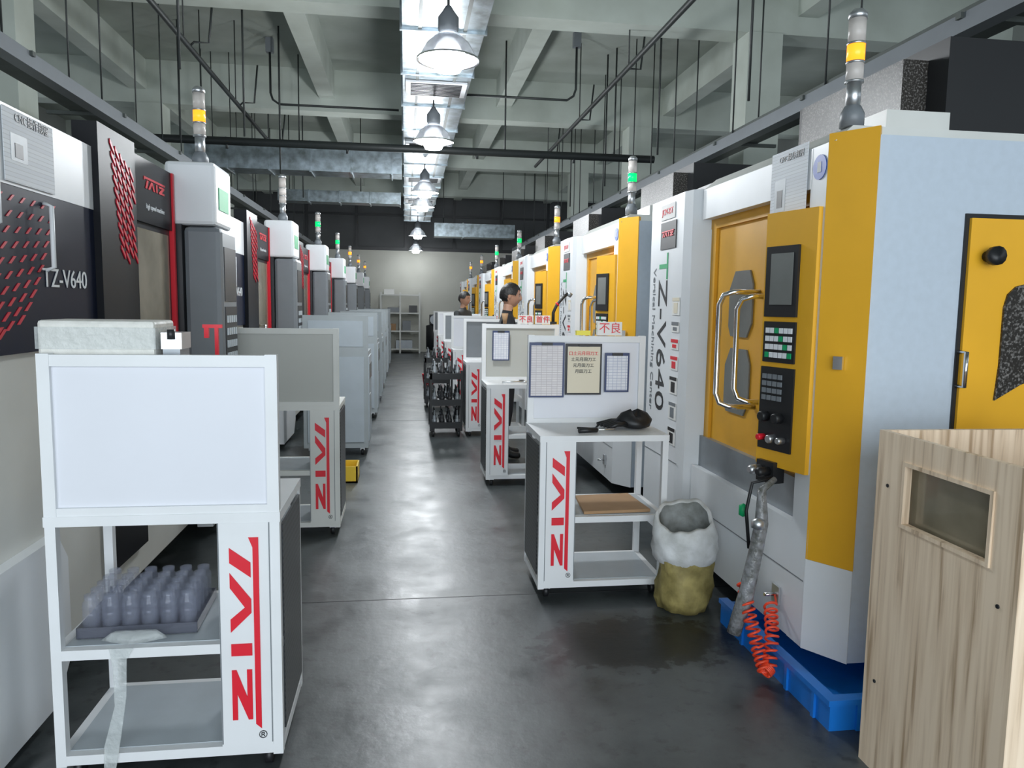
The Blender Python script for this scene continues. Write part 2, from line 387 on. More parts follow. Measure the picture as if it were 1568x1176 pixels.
# ------------------------------------------------------------ right machining centres
def right_machine():
    b=B('machining_center')
    H=2.14; Z0=.125
    b.box(1.70,3.6,0,.12,Z0,H,BLUEG)
    b.prism([(1.705,-.01),(1.60,.15),(1.62,.17),(1.73,.02)],'z',.50,H+.03,YEL)
    b.prism([(1.705,-.008),(1.60,.15),(1.615,.165),(1.725,.015)],'z',Z0,.499,WHITE)
    b.prism([(1.602,.155),(1.602,.27),(1.75,.27),(1.75,.10)],'z',Z0,H-.001,WHITE)
    b.box(1.601,1.75,.265,1.37,1.98,H-.002,WHITE)
    b.prism([(1.61,H),(1.68,H+.06),(3.6,H+.06),(3.6,H)],'y',.125,1.40,CREAM)
    b.box(1.78,3.55,.12,1.40,.22,H-.003,CREAM)
    b.box(1.67,1.70,.20,1.40,.79,1.98,YELD)
    b.box(1.655,1.675,1.31,1.37,.79,1.98,YELD)
    b.box(1.655,1.70,.20,1.40,1.93,1.985,YELD)
    b.box(1.6665,1.671,.62,.628,.80,1.93,DARK)
    b.box(1.64,1.78,.16,1.40,.62,.79,MGREY)
    b.box(1.603,1.78,.145,1.40,Z0+.001,.62,WHITE)
    b.box(1.600,1.604,.16,1.38,.40,.404,GREY)
    hexa=lambda y0,y1,z0,z1:[(y0,z0+.07),(y0+.05,z0),(y1-.03,z0),(y1,z0+.05),(y1,z1-.09),(y1-.06,z1),(y0+.04,z1),(y0,z1-.07)]
    b.prism(hexa(.86,1.12,1.36,1.69),'x',1.66,1.668,GREYW)
    b.prism(hexa(.86,1.14,.97,1.30),'x',1.66,1.668,GREYW)
    for (px,py,za,zb) in ((1.495,.86,1.58,1.03),(1.56,.80,1.56,1.06)):
        b.tube([(1.67,py-.06,za),(px+.05,py-.04,za),(px+.012,py-.02,za-.015),(px,py,za-.06),(px,py,zb+.06),(px+.012,py-.02,zb+.015),(px+.05,py-.04,zb),(1.67,py-.06,zb)],.013,CHROME,12)
    b.prism([(1.68,1.36),(1.57,1.44),(1.55,1.52),(1.55,2.08),(1.62,2.18),(3.6,2.18),(3.6,1.36)],'z',Z0-.001,H+.01,WHITE)
    b.box(1.547,1.551,1.50,2.09,.60,.604,GREY)
    Fx=lambda y,z,x=1.5485: frame((x,y,z),(-1,0,0))
    R=Matrix.Rotation(-math.pi/2,4,'Z')
    b.box(-.13,.13,-.08,.08,0,.004,BLACK,M=Fx(1.76,1.93)); b.logo(Fx(1.76,1.94)@Matrix.Translation((0,0,.005)),.035,RED)
    b.box(-.12,.12,-.045,.045,0,.003,PAPERW,M=Fx(1.78,2.07)); b.text('JCM-25T',.05,Fx(1.78,2.07)@Matrix.Translation((0,0,.005)),RED)
    b.text('T',.22,Fx(1.84,1.75)@R,GREENT,sx=1.25)
    b.text('Z-V640',.22,Fx(1.84,1.27)@R,DARK,sx=1.2)
    b.text('Vertical Machining Center',.07,Fx(1.99,1.30)@R,GREY,sx=1.2)
    for k,(z0,z1,mm) in enumerate(((1.56,1.46,PAPERY),(1.42,1.36,GREY),(1.32,1.26,RED),(1.22,1.14,RED),(1.1,1.0,BLACK),(.95,.85,GREY),(.80,.70,BLACK))):
        b.box(-.06,.06,z1-1.3,z0-1.3,0,.003,PAPERW,M=Fx(1.59,1.3)); b.box(-.055,.055,z0-1.3-.02,z0-1.3,.003,.005,mm,M=Fx(1.59,1.3))
        b.box(-.03,.03,z1-1.3+.01,z0-1.3-.03,.003,.005,mm,M=Fx(1.59,1.3))
    b.box(2.0,3.5,.1,2.1,0,.22,BLACK)
    b.box(2.28,3.3,.42,1.65,H+.05,2.66,BLACK)
    b.box(2.16,2.282,.55,1.4,H+.05,2.60,SPECK)
    b.box(1.85,2.12,.18,.5,H,2.28,CREAM)
    b.box(1.75,2.2,1.5,2.0,H,2.22,DARK)
    b.box(2.09,2.98,-.02,0,.45,1.85,YEL)
    b.box(2.075,2.995,-.008,0.002,.44,1.868,BLACK)
    b.prism([(2.235,1.165),(2.245,1.30),(2.245,1.52),(2.258,1.57),(2.29,1.60),(2.33,1.61),(2.85,1.61),(2.85,1.42),(2.34,1.225)],'y',-.029,-.018,SPECK)
    b.lathe([(.02,0),(.02,.03),(.035,.035),(.035,.06),(.0,.065)],(2.16,-.02,1.71),BLACK,12,M=Matrix.Rotation(math.pi/2,4,'X'))
    b.tube([(2.085,-.0,1.35),(2.085,-.05,1.35),(2.085,-.05,1.22),(2.085,-.0,1.22)],.009,CHROME,8)
    b.prism([(1.68,.66),(1.62,.60),(1.51,.44),(1.585,.168),(1.68,.168)],'z',.84,1.90,YEL)
    d=Vector((.075,-.275,0)).normalized(); n=Vector((d.y,-d.x,0))
    if n.x>0: n=-n
    F=frame((1.51,.44,0),n)
    b.box(.02,.20,1.47,1.76,0,.012,BLACK,M=F); b.box(.05,.175,1.52,1.73,.012,.014,GREYW,M=F)
    b.box(.02,.20,1.28,1.45,0,.008,BLACK,M=F)
    for r in range(4):
        for c in range(6):
            b.box(.035+c*.026,.055+c*.026,1.30+r*.034,1.322+r*.034,.008,.012,WHITE if (r+c)%5 else GREENT,M=F)
    b.box(.015,.205,.91,1.26,0,.008,BLACK,M=F)
    for r in range(4):
        for c in range(4):
            b.box(.03+c*.03,.052+c*.03,1.12+r*.03,1.14+r*.03,.008,.013,GREY,M=F)
    for (cx,cz,rr,mm) in ((.06,1.05,.022,BLACK),(.14,1.05,.022,BLACK),(.05,.96,.014,RED),(.11,.96,.018,SILVER),(.165,.96,.014,SILVER)):
        b.lathe([(rr,0),(rr,.03),(rr*.8,.035)],(0,0,0),mm,12,M=F@Matrix.Translation((cx,cz,.008)))
    b.box(.03,.13,.77,.86,-.04,.02,BLACK,M=F)
    b.lathe([(.02,0),(.02,.05),(.012,.06)],(0,0,0),SILVER,10,M=F@Matrix.Translation((.05,.82,.02)))
    b.lathe([(.02,0),(.02,.05),(.012,.06)],(0,0,0),BLACK,10,M=F@Matrix.Translation((.10,.82,.02)))
    b.lathe([(.048,0),(.048,.003)],(0,0,0),STICK,20,M=frame((1.6005,.205,2.055),(-1,0,0)))
    b.box(-.012,.012,-.02,.02,.003,.005,PAPERW,M=frame((1.6005,.205,2.055),(-1,0,0)))
    b.box(-.018,.018,-.025,.025,0,.012,CHROME,M=frame((1.645,.07,1.30),(-.84,-.54,0)))
    b.box(-.03,.03,-.04,.04,0,.01,SILVER,M=frame((1.60,.36,.27),(-1,0,0)))
    b.lathe([(.008,0),(.008,.05)],(0,0,0),CHROME,8,M=frame((1.59,.36,.27),(-1,0,0)))
    return b.done()
P=2.87; YR=2.60
rm=right_machine(); rm.location=(0,YR,0)
for k in range(1,7): dup(rm,'machining_center',(0,YR+P*k,0))

WLAMP=mat('unlit_lens',(0.75,0.7,0.66),.3)
def tower(x,y,z,lampmat):
    b=B('signal_tower_light')
    b.lathe([(.045,0),(.045,.05),(.03,.08)],(x,y,z),GREY,16)
    b.lathe([(.027,.07),(.027,.17)],(x,y,z),SILVER,16)
    b.lathe([(.032,.17),(.032,.245)],(x,y,z),TUBEC,16)
    b.lathe([(.033,.245),(.033,.31)],(x,y,z),lampmat,16)
    b.lathe([(.032,.31),(.032,.40)],(x,y,z),TUBEC,16)
    b.lathe([(.034,.40),(.034,.42),(.02,.435)],(x,y,z),SILVER,16)
    for h in (.17,.24,.31): b.lathe([(.035,h-.004),(.035,h+.004)],(x,y,z),SILVER,16)
    b.done()
for k,mm in enumerate((AMBER,GREEN,AMBER,GREEN,GREEN,AMBER,AMBER)):
    tower(1.70,YR+.17+P*k,2.2,mm)

# ------------------------------------------------------------ left machines
def left_machine():
    b=B('vertical_machining_center')
    y0=.15
    b.box(-3.3,-1.30,y0,2.80,.2,2.09,CREAM)
    b.box(-1.30,-1.25,y0,1.40,1.86,2.11,WHITE)
    b.box(-1.30,-1.252,y0,1.40,1.32,1.86,NAVY)
    b.box(-1.32,-1.27,y0,1.40,.66,1.32,CREAM)
    b.prism([(y0,.06),(.84,.06),(.97,.20),(.97,.56),(.90,.66),(y0,.66)],'x',-1.32,-1.225,WHITE)
    b.box(-1.32,-1.26,.98,2.80,.2,.70,CREAM)
    F=lambda y,z,x=-1.249: frame((x,y,z),(1,0,0))
    b.text('TZ-V640',.095,F(1.12,1.57),WHITE,sx=1.05)
    # rows of slanted dashes sweeping up to the right, shrinking towards the tip
    for r in range(11):
        t=r/10
        zc=1.37+.44*t
        yr=.62+.40*math.sqrt(t)
        for c in range(7):
            L_=.058*(1-.35*t); w=.021*(1-.35*t)
            yy=yr-c*.072; z=zc-.020*c*(1-t)
            if yy>y0+.05 and 1.335<z and z+.04<1.855:
                b.prism([(yy,z),(yy+w,z),(yy+w+L_*.75,z+L_*.55),(yy+L_*.75,z+L_*.55)],'x',-1.2525,-1.2495,REDD)
    for yy,z0,z1 in ((.62,1.72,1.86),(.97,1.60,1.83)):
        b.tube([(-1.25,yy,z0),(-1.225,yy,z0+.01),(-1.225,yy,z1-.01),(-1.25,yy,z1)],.008,WHITE,8)
    b.box(-1.32,-1.225,1.40,1.82,.35,2.21,BLKG)
    for r in range(11):
        for c in range(5):
            z=2.15-r*.048-c*.020; y=1.52+c*.055+r*.010
            if z>1.68 and y<1.77: b.prism([(y,z),(y+.044,z-.040),(y+.044,z-.022),(y,z+.018)],'x',-1.225,-1.220,REDD)
    b.box(-1.30,-1.235,1.82,2.43,1.87,2.17,BLKG)
    b.logo(F(2.12,2.06,-1.233),.055,RED); b.text('high speed machine',.035,F(2.12,1.95,-1.233),WHITE)
    b.box(-1.30,-1.25,1.82,2.43,.70,1.87,DARK)
    b.box(-1.25,-1.242,1.86,2.34,1.05,1.84,GLASSB)
    b.box(-1.25,-1.225,2.385,2.41,.75,2.17,RED)
    b.tube([(-1.245,1.92,1.30),(-1.19,1.92,1.30),(-1.19,1.92,1.0),(-1.245,1.92,1.0)],.012,CHROME,8)
    b.box(-1.28,-1.02,2.43,2.80,1.91,2.245,WHITE,.02)
    b.box(-1.20,-1.0,2.45,2.82,.95,1.905,GREY,.03)
    b.box(-1.30,-1.20,2.43,2.79,.70,1.91,DARK)
    b.box(-1.001,-.996,2.50,2.78,1.50,1.80,BLACK); b.box(-1.001,-.996,2.50,2.78,1.05,1.47,BLACK)
    for r in range(5):
        for c in range(5): b.box(-.996,-.992,2.52+c*.05,2.555+c*.05,1.10+r*.07,1.14+r*.07,LGREY)
    b.box(-3.2,-1.9,.2,2.7,0,.22,BLACK)
    b.box(-2.6,-1.6,1.2,2.3,2.09,2.28,BLACK)
    b.box(-2.2,-1.4,.5,1.0,2.09,2.2,DARK)
    b.box(-1.022,-1.016,2.5,2.72,2.0,2.12,GREENT)
    return b.done()
PL=2.87; YL=1.9
lm=left_machine(); lm.location=(0,YL,0)
for k in range(1,7): dup(lm,'vertical_machining_center',(0,YL+PL*k,0))
for k,mm in enumerate((AMBER,WLAMP,GREEN,GREEN,AMBER,AMBER,AMBER)):
    tower(-1.14,YL+2.62+PL*k,2.246,mm)

# ------------------------------------------------------------ carts
def cart(x,y,kind,board=CARTP,frame_m=CARTW,W=.68,D=.46,side='R'):
    b=B('tool_trolley')
    bf = kind=='near'
    t=.03; Z=.055
    for px in (0,W-t):
        for py in (0,D-t): b.box(px,px+t,py,py+t,Z,.82,frame_m)
    b.box(-.002,W+.002,-.002,D+.002,.82,.85,frame_m)
    for z in (Z+.005,.40):
        b.box(.001,W-.001,.001,D-.001,z,z+.03,frame_m); b.box(t,W-t,t,D-t,z+.031,z+.033,LGREY)
    by=0 if bf else D-.03
    b.box(0,.035,by-.001,by+.031,.85,1.34,frame_m); b.box(W-.035,W,by-.001,by+.031,.85,1.34,frame_m)
    b.box(.002,W-.002,by+.001,by+.03,1.303,1.337,frame_m); b.box(.002,W-.002,by+.001,by+.03,.845,.875,frame_m)
    b.box(.035,W-.035,by+.012,by+.022,.87,1.305,board)
    if side=='R':
        p0,p1=W-.185,W-.03; sx0,sx1=W-.003,W+.004
    else:
        p0,p1=.03,.185; sx0,sx1=-.004,.003
    b.box(p0,p1,-.003,.02,.09,.82,frame_m)
    for xx in (p0,p1-.003): b.box(xx,xx+.003,-.005,-.002,.10,.82,GREY)
    F=frame(((p0+p1)/2,-.0045,.458),(0,-1,0))@Matrix.Rotation(-math.pi/2,4,'Z')
    b.logo(F,.107,RED,sy=.088)
    b.text('®',.035,frame((p1-.03,-.005,.125),(0,-1,0)),DARK)
    b.box(sx0,sx1,.04,D-.04,.12,.80,PERF)
    q=p0+.008 if side=='R' else p1-.012
    b.box(q,q+.004,.02,D-.03,.10,.82,frame_m)
    for px in (.05,W-.05):
        for py in (.05,D-.05):
            b.lathe([(.028,-.012),(.028,.012)],(px,py,.028),BLACK,14,M=Matrix.Rotation(math.pi/2,4,'Y'))
            b.box(px-.02,px+.02,py-.02,py+.02,.045,.06,SILVER)
    return b.done((x,y,0))
CA=(-1.07,2.36); CR=(.67,3.66)
cart(CA[0],CA[1],'near')
cart(-1.13,4.85,'near',CARTG,CREAM,W=.71)
def cab(x,y,W=.62,D=.6,H=1.38):
    b=B('storage_cabinet')
    b.box(0,W,0,D,.08,H-.35,CABG); b.box(.001,W-.001,.001,.04,H-.35,H,CABG); b.box(.05,W-.05,-.004,.002,H-.30,H-.05,CABB)
    b.box(.04,W/2-.01,-.012,.002,.14,H-.40,CABB); b.box(W/2+.01,W-.04,-.012,.002,.14,H-.40,CABB)
    b.box(W/2-.04,W/2-.03,-.03,-.01,.55,.70,CHROME); b.box(W-.001,W+.008,.04,D-.04,.14,H-.40,CABB)
    b.box(W-.001,W+.012,.10,D-.10,.75,.90,GREYW); b.box(W-.001,W+.012,.08,D-.3,.30,.60,CABG)
    b.box(.04,W-.04,.05,D-.05,H-.35,H-.33,DARK)
    for px in (.06,W-.06):
        for py in (.06,D-.06):
            b.lathe([(.035,-.012),(.035,.012)],(px,py,.035),BLACK,12,M=Matrix.Rotation(math.pi/2,4,'Y')); b.box(px-.02,px+.02,py-.02,py+.02,.05,.09,SILVER)
    return b.done((x,y,0))
for y in (7.45,9.9,11.7,13.6,15.8,18.2): cab(-.985,y,.62)
cart(CR[0],CR[1],'far',side='L',W=.67)
cart(.66,6.10,'far',side='L',board=CARTG)
for y,bm_ in ((8.5,GREY),(10.9,CARTP),(13.3,GREY),(15.8,CARTP),(18.3,GREY)): cart(.68,y,'far',side='L',board=bm_)

def rack(x,y):
    b=B('tool_holder_rack'); W,D=.37,.50
    for px in (0,W-.025):
        for py in (0,D-.025): b.box(px,px+.025,py,py+.025,.07,.76,BLACK)
    for z in (.10,.36,.66):
        b.box(0.001,W-.001,0.001,D-.001,z,z+.02,DARK); b.box(0,W,0,.02,z,z+.07,BLACK)
        for i in range(4):
            for j in range(4):
                cx,cy=.055+i*.086,.07+j*.12
                b.lathe([(.018,0),(.03,.05),(.03,.075),(.02,.08),(.02,.12),(.008,.125),(.008,.18)],(cx,cy,z+.02),DARK if (i+j)%3 else MGREY,8)
    for px in (.04,W-.04):
        for py in (.05,D-.05): b.lathe([(.035,-.012),(.035,.012)],(px,py,.035),BLACK,12,M=Matrix.Rotation(math.pi/2,4,'Y')); b.box(px-.015,px+.015,py-.015,py+.015,.05,.1,BLACK)
    b.done((x,y,0))
rack(.27,8.45); rack(.27,10.9)

# ------------------------------------------------------------ things on the carts
def clipboard(x0,x1,z0,z1,y,bm_,pm,tag=None):
    b=B('clipboard')
    w=(x1-x0)/2; h=(z1-z0)/2
    b.box(-w,w,-.004,.004,-h,h,bm_); b.box(-w+.010,w-.010,-.006,-.004,-h+.010,h-.016,pm); b.box(-.03,.03,-.010,-.004,h-.016,h,BLACK)
    return b.done(((x0+x1)/2,y,(z0+z1)/2))
NAVB=mat('dark_blue_board',(.03,.05,.14),.4)
yb=CR[1]+.46-.031
clipboard(.675,.872,.995,1.30,yb-.008,NAVB,FORM); clipboard(.880,1.085,1.01,1.295,yb-.008,BLACK,PAPERY); clipboard(1.105,1.245,1.025,1.245,yb-.008,NAVB,FORM2)
b=B('handwritten_note')
for r in range(4): b.text('口土元月田刀'[r:]+'工',.024,frame((.98,yb-.0165,1.24-r*.033),(0,-1,0)),RED if r==0 else BLACK)
b.done()
clipboard(.75,.90,1.02,1.28,6.10+.46-.040,NAVB,FORM2)
def sign(x,y,z,w,h,txt):
    b=B('reject_sign'); b.box(0,w,0,.03,0,h,PAPERW)
    b.text(txt,h*.85,frame((w/2,-.003,h*.5),(0,-1,0)),RED); b.done((x,y,z))
sign(1.06,yb,1.342,.14,.075,'不良'); sign(.98,6.53,1.342,.13,.075,'不良'); sign(1.13,6.53,1.342,.13,.075,'首件')
b=B('yellow_tape_box'); b.box(0,.08,0,.03,0,.025,mat('bright_yellow',(.85,.75,.05),.4)); b.done((.94,yb,1.342))
b=B('work_glove')
b.lathe([(.02,0),(.075,.01),(.085,.04),(.06,.07),(.02,.085)],(0,0,0),BLACK,14,fn=lambda p,a: Vector((p.x*1.2,p.y*(.8+.2*math.sin(3*a)),p.z*(1+.25*math.sin(2*a+1)))))
for i in range(5): b.tube([(-.05,-.04+i*.022,.03),(-.11,-.06+i*.03,.03),(-.15-.01*i,-.07+i*.03,.015)],[.016,.014,.011],BLACK,8)
b.done((1.22,3.88,.852))
b=B('screwdriver'); b.tube([(0,0,.015),(.10,.02,.015)],.014,BLACK,8); b.tube([(.10,.02,.015),(.20,.04,.015)],.004,CHROME,6); b.done((.88,3.72,.852))
b=B('hex_key'); b.tube([(0,0,.008),(.09,-.03,.008),(.11,-.03,.03)],.006,BLACK,6); b.done((.90,3.85,.852))
b=B('cardboard_sheet'); b.prism([(0,0),(.36,.02),(.34,.36),(.03,.33)],'z',0,.015,KRAFT); b.done((.91,3.69,.435))
b=B('coolant_arm'); b.tube([(0,0,0),(0,0,.10),(.03,0,.17),(.09,0,.24),(.13,0,.27)],.014,BLACK,8); b.tube([(.03,0,.17),(.04,0,.18)],.02,RED,8); b.tube([(.13,0,.27),(.16,0,.25)],.02,MGREY,8); b.box(-.03,.03,-.015,.015,0,.02,BLACK); b.done((1.29,6.545,1.343))
b=B('box_wrench'); b.tube([(0,0,.01),(.2,.05,.01)],.007,SILVER,6); b.lathe([(.02,0),(.02,.012)],(.2,.05,.004),SILVER,12); b.done((.80,6.2,.852))
b=B('calliper'); b.box(0,.22,0,.015,0,.006,SILVER); b.box(.02,.06,-.03,.04,0,.012,DARK); b.done((.95,6.35,.852))
b=B('paper_cup'); b.lathe([(.014,0),(.03,.09)],(0,0,0),KRAFT,16); b.done((.86,6.545,1.342))
b=B('red_bucket'); b.lathe([(.09,0),(.12,.2),(.125,.2),(.125,.215),(.10,.215)],(0,0,0),RED,18); b.done((.42,14.0,0))
b=B('wrapped_foam_box'); b.box(0,.33,0,.20,0,.585,FOAM,.01); b.box(-.004,.334,-.004,.204,.50,.565,FILM); b.done((CA[0]-.012,CA[1]+.04,.852))
b=B('machine_vise_part'); b.box(0,.05,0,.1,0,.52,MGREY); b.box(-.005,.055,.0,.1,.50,.55,SILVER); b.lathe([(.012,0),(.012,.03)],(.025,.0,.53),DARK,10); b.done((CA[0]+.335,CA[1]+.06,.852))
b=B('red_clamp_handle'); b.box(0,.065,.0,.014,.555,.567,RED); b.box(.04,.052,0,.014,0,.555,RED); b.box(.005,.02,0,.014,.52,.555,RED); b.done((CA[0]+.37,CA[1]+.38,.852))
b=B('bottle_tray')
b.box(0,.36,0,.30,0,.004,TRAYP); b.box(0,.36,0,.003,0,.035,TRAYP); b.box(0,.36,.297,.30,0,.035,TRAYP); b.box(0,.003,0,.3,0,.035,TRAYP); b.box(.357,.36,0,.3,0,.035,TRAYP)
for i in range(6):
    for j in range(5):
        b.lathe([(.024,.008),(.026,.03),(.026,.075),(.024,.08),(.026,.085),(.026,.105),(.018,.115),(.018,.13)],(.035+i*.058,.035+j*.058,0),CLEAR,14,cap=False)
        b.lathe([(.0205,.118),(.0205,.131),(.001,.132)],(.035+i*.058,.035+j*.058,0),CLEAR,12,cap=False)
b.done((CA[0]+.045,CA[1]+.07,.436),rotz=0.04)
b=B('hanging_wrap_film')
xo=CA[0]+.20
b.prism([(xo-.03,.435),(xo-.02,.38),(xo-.02,.25),(xo-.055,.12),(xo-.06,.01),(xo-.03,.01),(xo-.005,.15),(xo+.015,.28),(xo+.02,.40),(xo+.04,.435)],'y',CA[1]-.010,CA[1]-.007,FILM)
b.lathe([(.03,0),(.07,.008),(.05,.03),(.01,.035)],(xo+.03,CA[1]+.035,.437),FILM,12,fn=lambda p,a: Vector((p.x*1.4,p.y*(.4+.2*math.sin(3*a)),p.z)))
b.done()
b=B('yellow_crate')
YC=mat('yellow_plastic_crate',(.75,.5,.03),.45)
b.box(0,.22,0,.28,0,.015,YC); b.box(0,.22,0,.012,0,.14,YC); b.box(0,.22,.268,.28,0,.14,YC); b.box(0,.012,0,.28,0,.14,YC); b.box(.208,.22,0,.28,0,.14,YC); b.done((-.62,6.3,0))

# ------------------------------------------------------------ notices
def notice(loc,nx,w,h):
    b=B('posted_notice'); M=frame((0,0,0),(nx,0,0))
    b.box(-w,w,-h,h,0,.003,FORM3,M=M); b.box(-w*.75,-.02,-h*.4,h*.35,.003,.004,LGREY,M=M); b.box(-w*.6,-w*.3,-h*.3,h*.1,.004,.005,DARK,M=M)
    b.text('CNC操作规程',w*.22,M@Matrix.Translation((.02,h*.8,.004)),DARK); b.done(loc)
notice((1.597,YR+.44,1.99),-1,.15,.18)
notice((-1.247,YL+.88,1.985),1,.17,.115)

# ------------------------------------------------------------ sack
def sfn(p,a):
    k=1+.07*math.sin(3*a+p.z*9)+.05*math.sin(7*a+p.z*22)+.03*math.sin(13*a+p.z*40)
    return Vector((p.x*k,p.y*k*.85,p.z+(.012*math.sin(4*a+1)+.02*math.sin(a))*(p.z/.3)))
b=B('woven_sack')
b.lathe([(.02,0),(.12,.004),(.138,.05),(.140,.12),(.130,.20),(.14,.26),(.138,.31)],(0,0,0),SACK,48,cap=False,fn=sfn)
def lfn(p,a):
    k=1+.04*math.sin(2*a+p.z*5+.5)+.025*math.sin(5*a+p.z*24)+.012*math.sin(11*a+p.z*30)
    lift=min(1,max(0,p.z-.27)/.16)
    return Vector((p.x*k-.012*lift,p.y*k*.85,p.z+ .06*math.sin(a+.3)*lift+(.010*math.sin(3*a)+.004*math.sin(9*a+1))*lift))
b.lathe([(.138,.245),(.152,.265),(.162,.31),(.154,.35),(.158,.39),(.150,.43),(.140,.465),(.128,.478),(.120,.460)],(0,0,0),LINER,72,cap=False,fn=lfn)
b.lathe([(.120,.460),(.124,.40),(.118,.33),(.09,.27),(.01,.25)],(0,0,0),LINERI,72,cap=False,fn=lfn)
b.done((1.385,3.49,0))

# ------------------------------------------------------------ cables at right machine
b=B('wrapped_handwheel_cable')
pts=[Vector(p) for p in [(1.52,2.88,.80),(1.455,2.86,.76),(1.46,2.86,.62),(1.44,2.87,.46),(1.41,2.87,.30),(1.37,2.88,.14)]]
b.tube(pts,[.012,.018,.028,.030,.033,.030],FILMG,10)
b.tube([(1.53,2.9,.80),(1.43,2.9,.78),(1.41,2.9,.66),(1.43,2.9,.5)],.008,BLACK,6)
b.lathe([(.0,0),(.028,.01),(.028,.04),(0,.05)],(1.43,2.83,.60),SILVER,12)
b.lathe([(.0,0),(.018,.01),(.018,.05),(0,.06)],(1.42,2.95,.62),GREENT,12)
b.done()
b=B('spiral_air_hose')
path=[Vector((1.41,2.90,.36)),Vector((1.415,2.84,.24)),Vector((1.43,2.78,.12)),Vector((1.435,2.72,.045)),Vector((1.46,2.73,.06)),Vector((1.50,2.80,.17)),Vector((1.54,2.90,.25))]
pts=[]; nn=560
for i in range(nn):
    t=i/(nn-1)*(len(path)-1); k=min(int(t),len(path)-2); f=t-k; c=path[k].lerp(path[k+1],f)
    tt=(path[k+1]-path[k]).normalized(); u=Vector((1,0,0)); w=tt.cross(u).normalized(); u=w.cross(tt).normalized()
    a=i*2*math.pi/20; rr=.025
    pts.append(c+u*math.cos(a)*rr+w*math.sin(a)*rr)
pts.append(Vector((1.588,2.96,.27)))
b.tube(pts,.0055,ORANGE,6); b.done()
b=B('blue_drip_tray')
x0,x1,y0,y1=1.50,1.97,2.36,3.3
b.box(x0,x1,y0,y1,0,.015,BLUE); b.box(x0,x0+.02,y0,y1,0,.10,BLUE); b.box(x0,x1,y0,y0+.02,0,.10,BLUE); b.box(x1-.02,x1,y0,y1,0,.10,BLUE); b.box(x0,x1,y1-.02,y1,0,.10,BLUE)
b.box(x0-.012,x0+.03,y0-.012,y1,.10,.12,BLUE); b.box(x0,x1,y0-.012,y0+.03,.10,.12,BLUE)
for yy in (2.45,2.65,2.85,3.05): b.box(x0-.01,x0,yy,yy+.02,.0,.10,BLUE)
for xx in (1.6,1.75): b.box(xx,xx+.02,y0-.01,y0,.0,.10,BLUE)
b.done()

# ------------------------------------------------------------ wooden cabinet (open top)
b=B('wooden_cabinet')
L_,Dp,Hh,t=.60,.75,1.12,.018
wy0,wy1,wz0,wz1=.11,.455,.85,1.03
b.box(0,t,0,L_,0,wz0,WOOD); b.box(0,t,0,L_,wz1,Hh,WOOD); b.box(0,t,0,wy0,wz0,wz1,WOOD); b.box(0,t,wy1,L_,wz0,wz1,WOOD)
b.box(-.006,.0,wy0-.012,wy1+.012,wz0-.012,wz0,WOOD); b.box(-.006,.0,wy0-.012,wy1+.012,wz1,wz1+.012,WOOD); b.box(-.006,0,wy0-.012,wy0,wz0,wz1,WOOD); b.box(-.006,0,wy1,wy1+.012,wz0,wz1,WOOD)
b.box(.03,.034,wy0-.02,wy1+.02,wz0-.02,wz1+.02,GLASSB)
b.box(t,Dp,0,t,0,Hh,WOOD); b.box(t,Dp,L_-t,L_,0,Hh,WOOD); b.box(Dp-t,Dp,t,L_-t,0,Hh,WOOD); b.box(t,Dp-t,t,L_-t,.05,.07,WOOD); b.box(t,Dp-t,t,L_-t,.80,.82,WOOD)
for (yy,zz) in ((.06,.75),(.54,.95),(.54,.3),(.05,.3)): b.lathe([(.006,0),(.006,.003)],(0,0,0),DARK,8,M=frame((0,yy,zz),(-1,0,0)))
b.done((1.505,1.605,0),rotz=math.radians(-1.0))

# ------------------------------------------------------------ end shelf
b=B('steel_shelving_unit')
for px in (-.75,-.17,.42):
    for py in (0,.5): b.box(px-.025,px+.025,py,py+.05,0,1.85,CREAM)
for z in (.1,.65,1.2,1.75): b.box(-.75,.42,0.002,.548,z,z+.04,CREAM)
for (x,z,w,h,mm) in ((-.6,.69,.3,.2,KRAFT),(-.1,.69,.25,.3,GREY),(.1,1.24,.25,.22,DARK),(-.55,1.24,.35,.15,GREY),(-.3,.14,.5,.25,MGREY),(-.65,1.79,.3,.15,PAPERW)):
    b.box(x,x+w,.1,.45,z,z+h,mm)
b.done((0,23.2,0))
b=B('air_compressor')
b.lathe([(.05,0),(.25,.05),(.25,.75),(.05,.8)],(0,0,.12),BLACK,18); b.box(-.15,.15,-.15,.15,.9,1.2,DARK,.02); b.lathe([(.14,-.03),(.14,.03)],(0,-.2,1.05),MGREY,16,M=Matrix.Rotation(math.pi/2,4,'X'))
for px in (-.15,.15):
    for py in (-.15,.15): b.box(px-.03,px+.03,py-.03,py+.03,0,.2,BLACK)
b.done((.85,22.6,0))

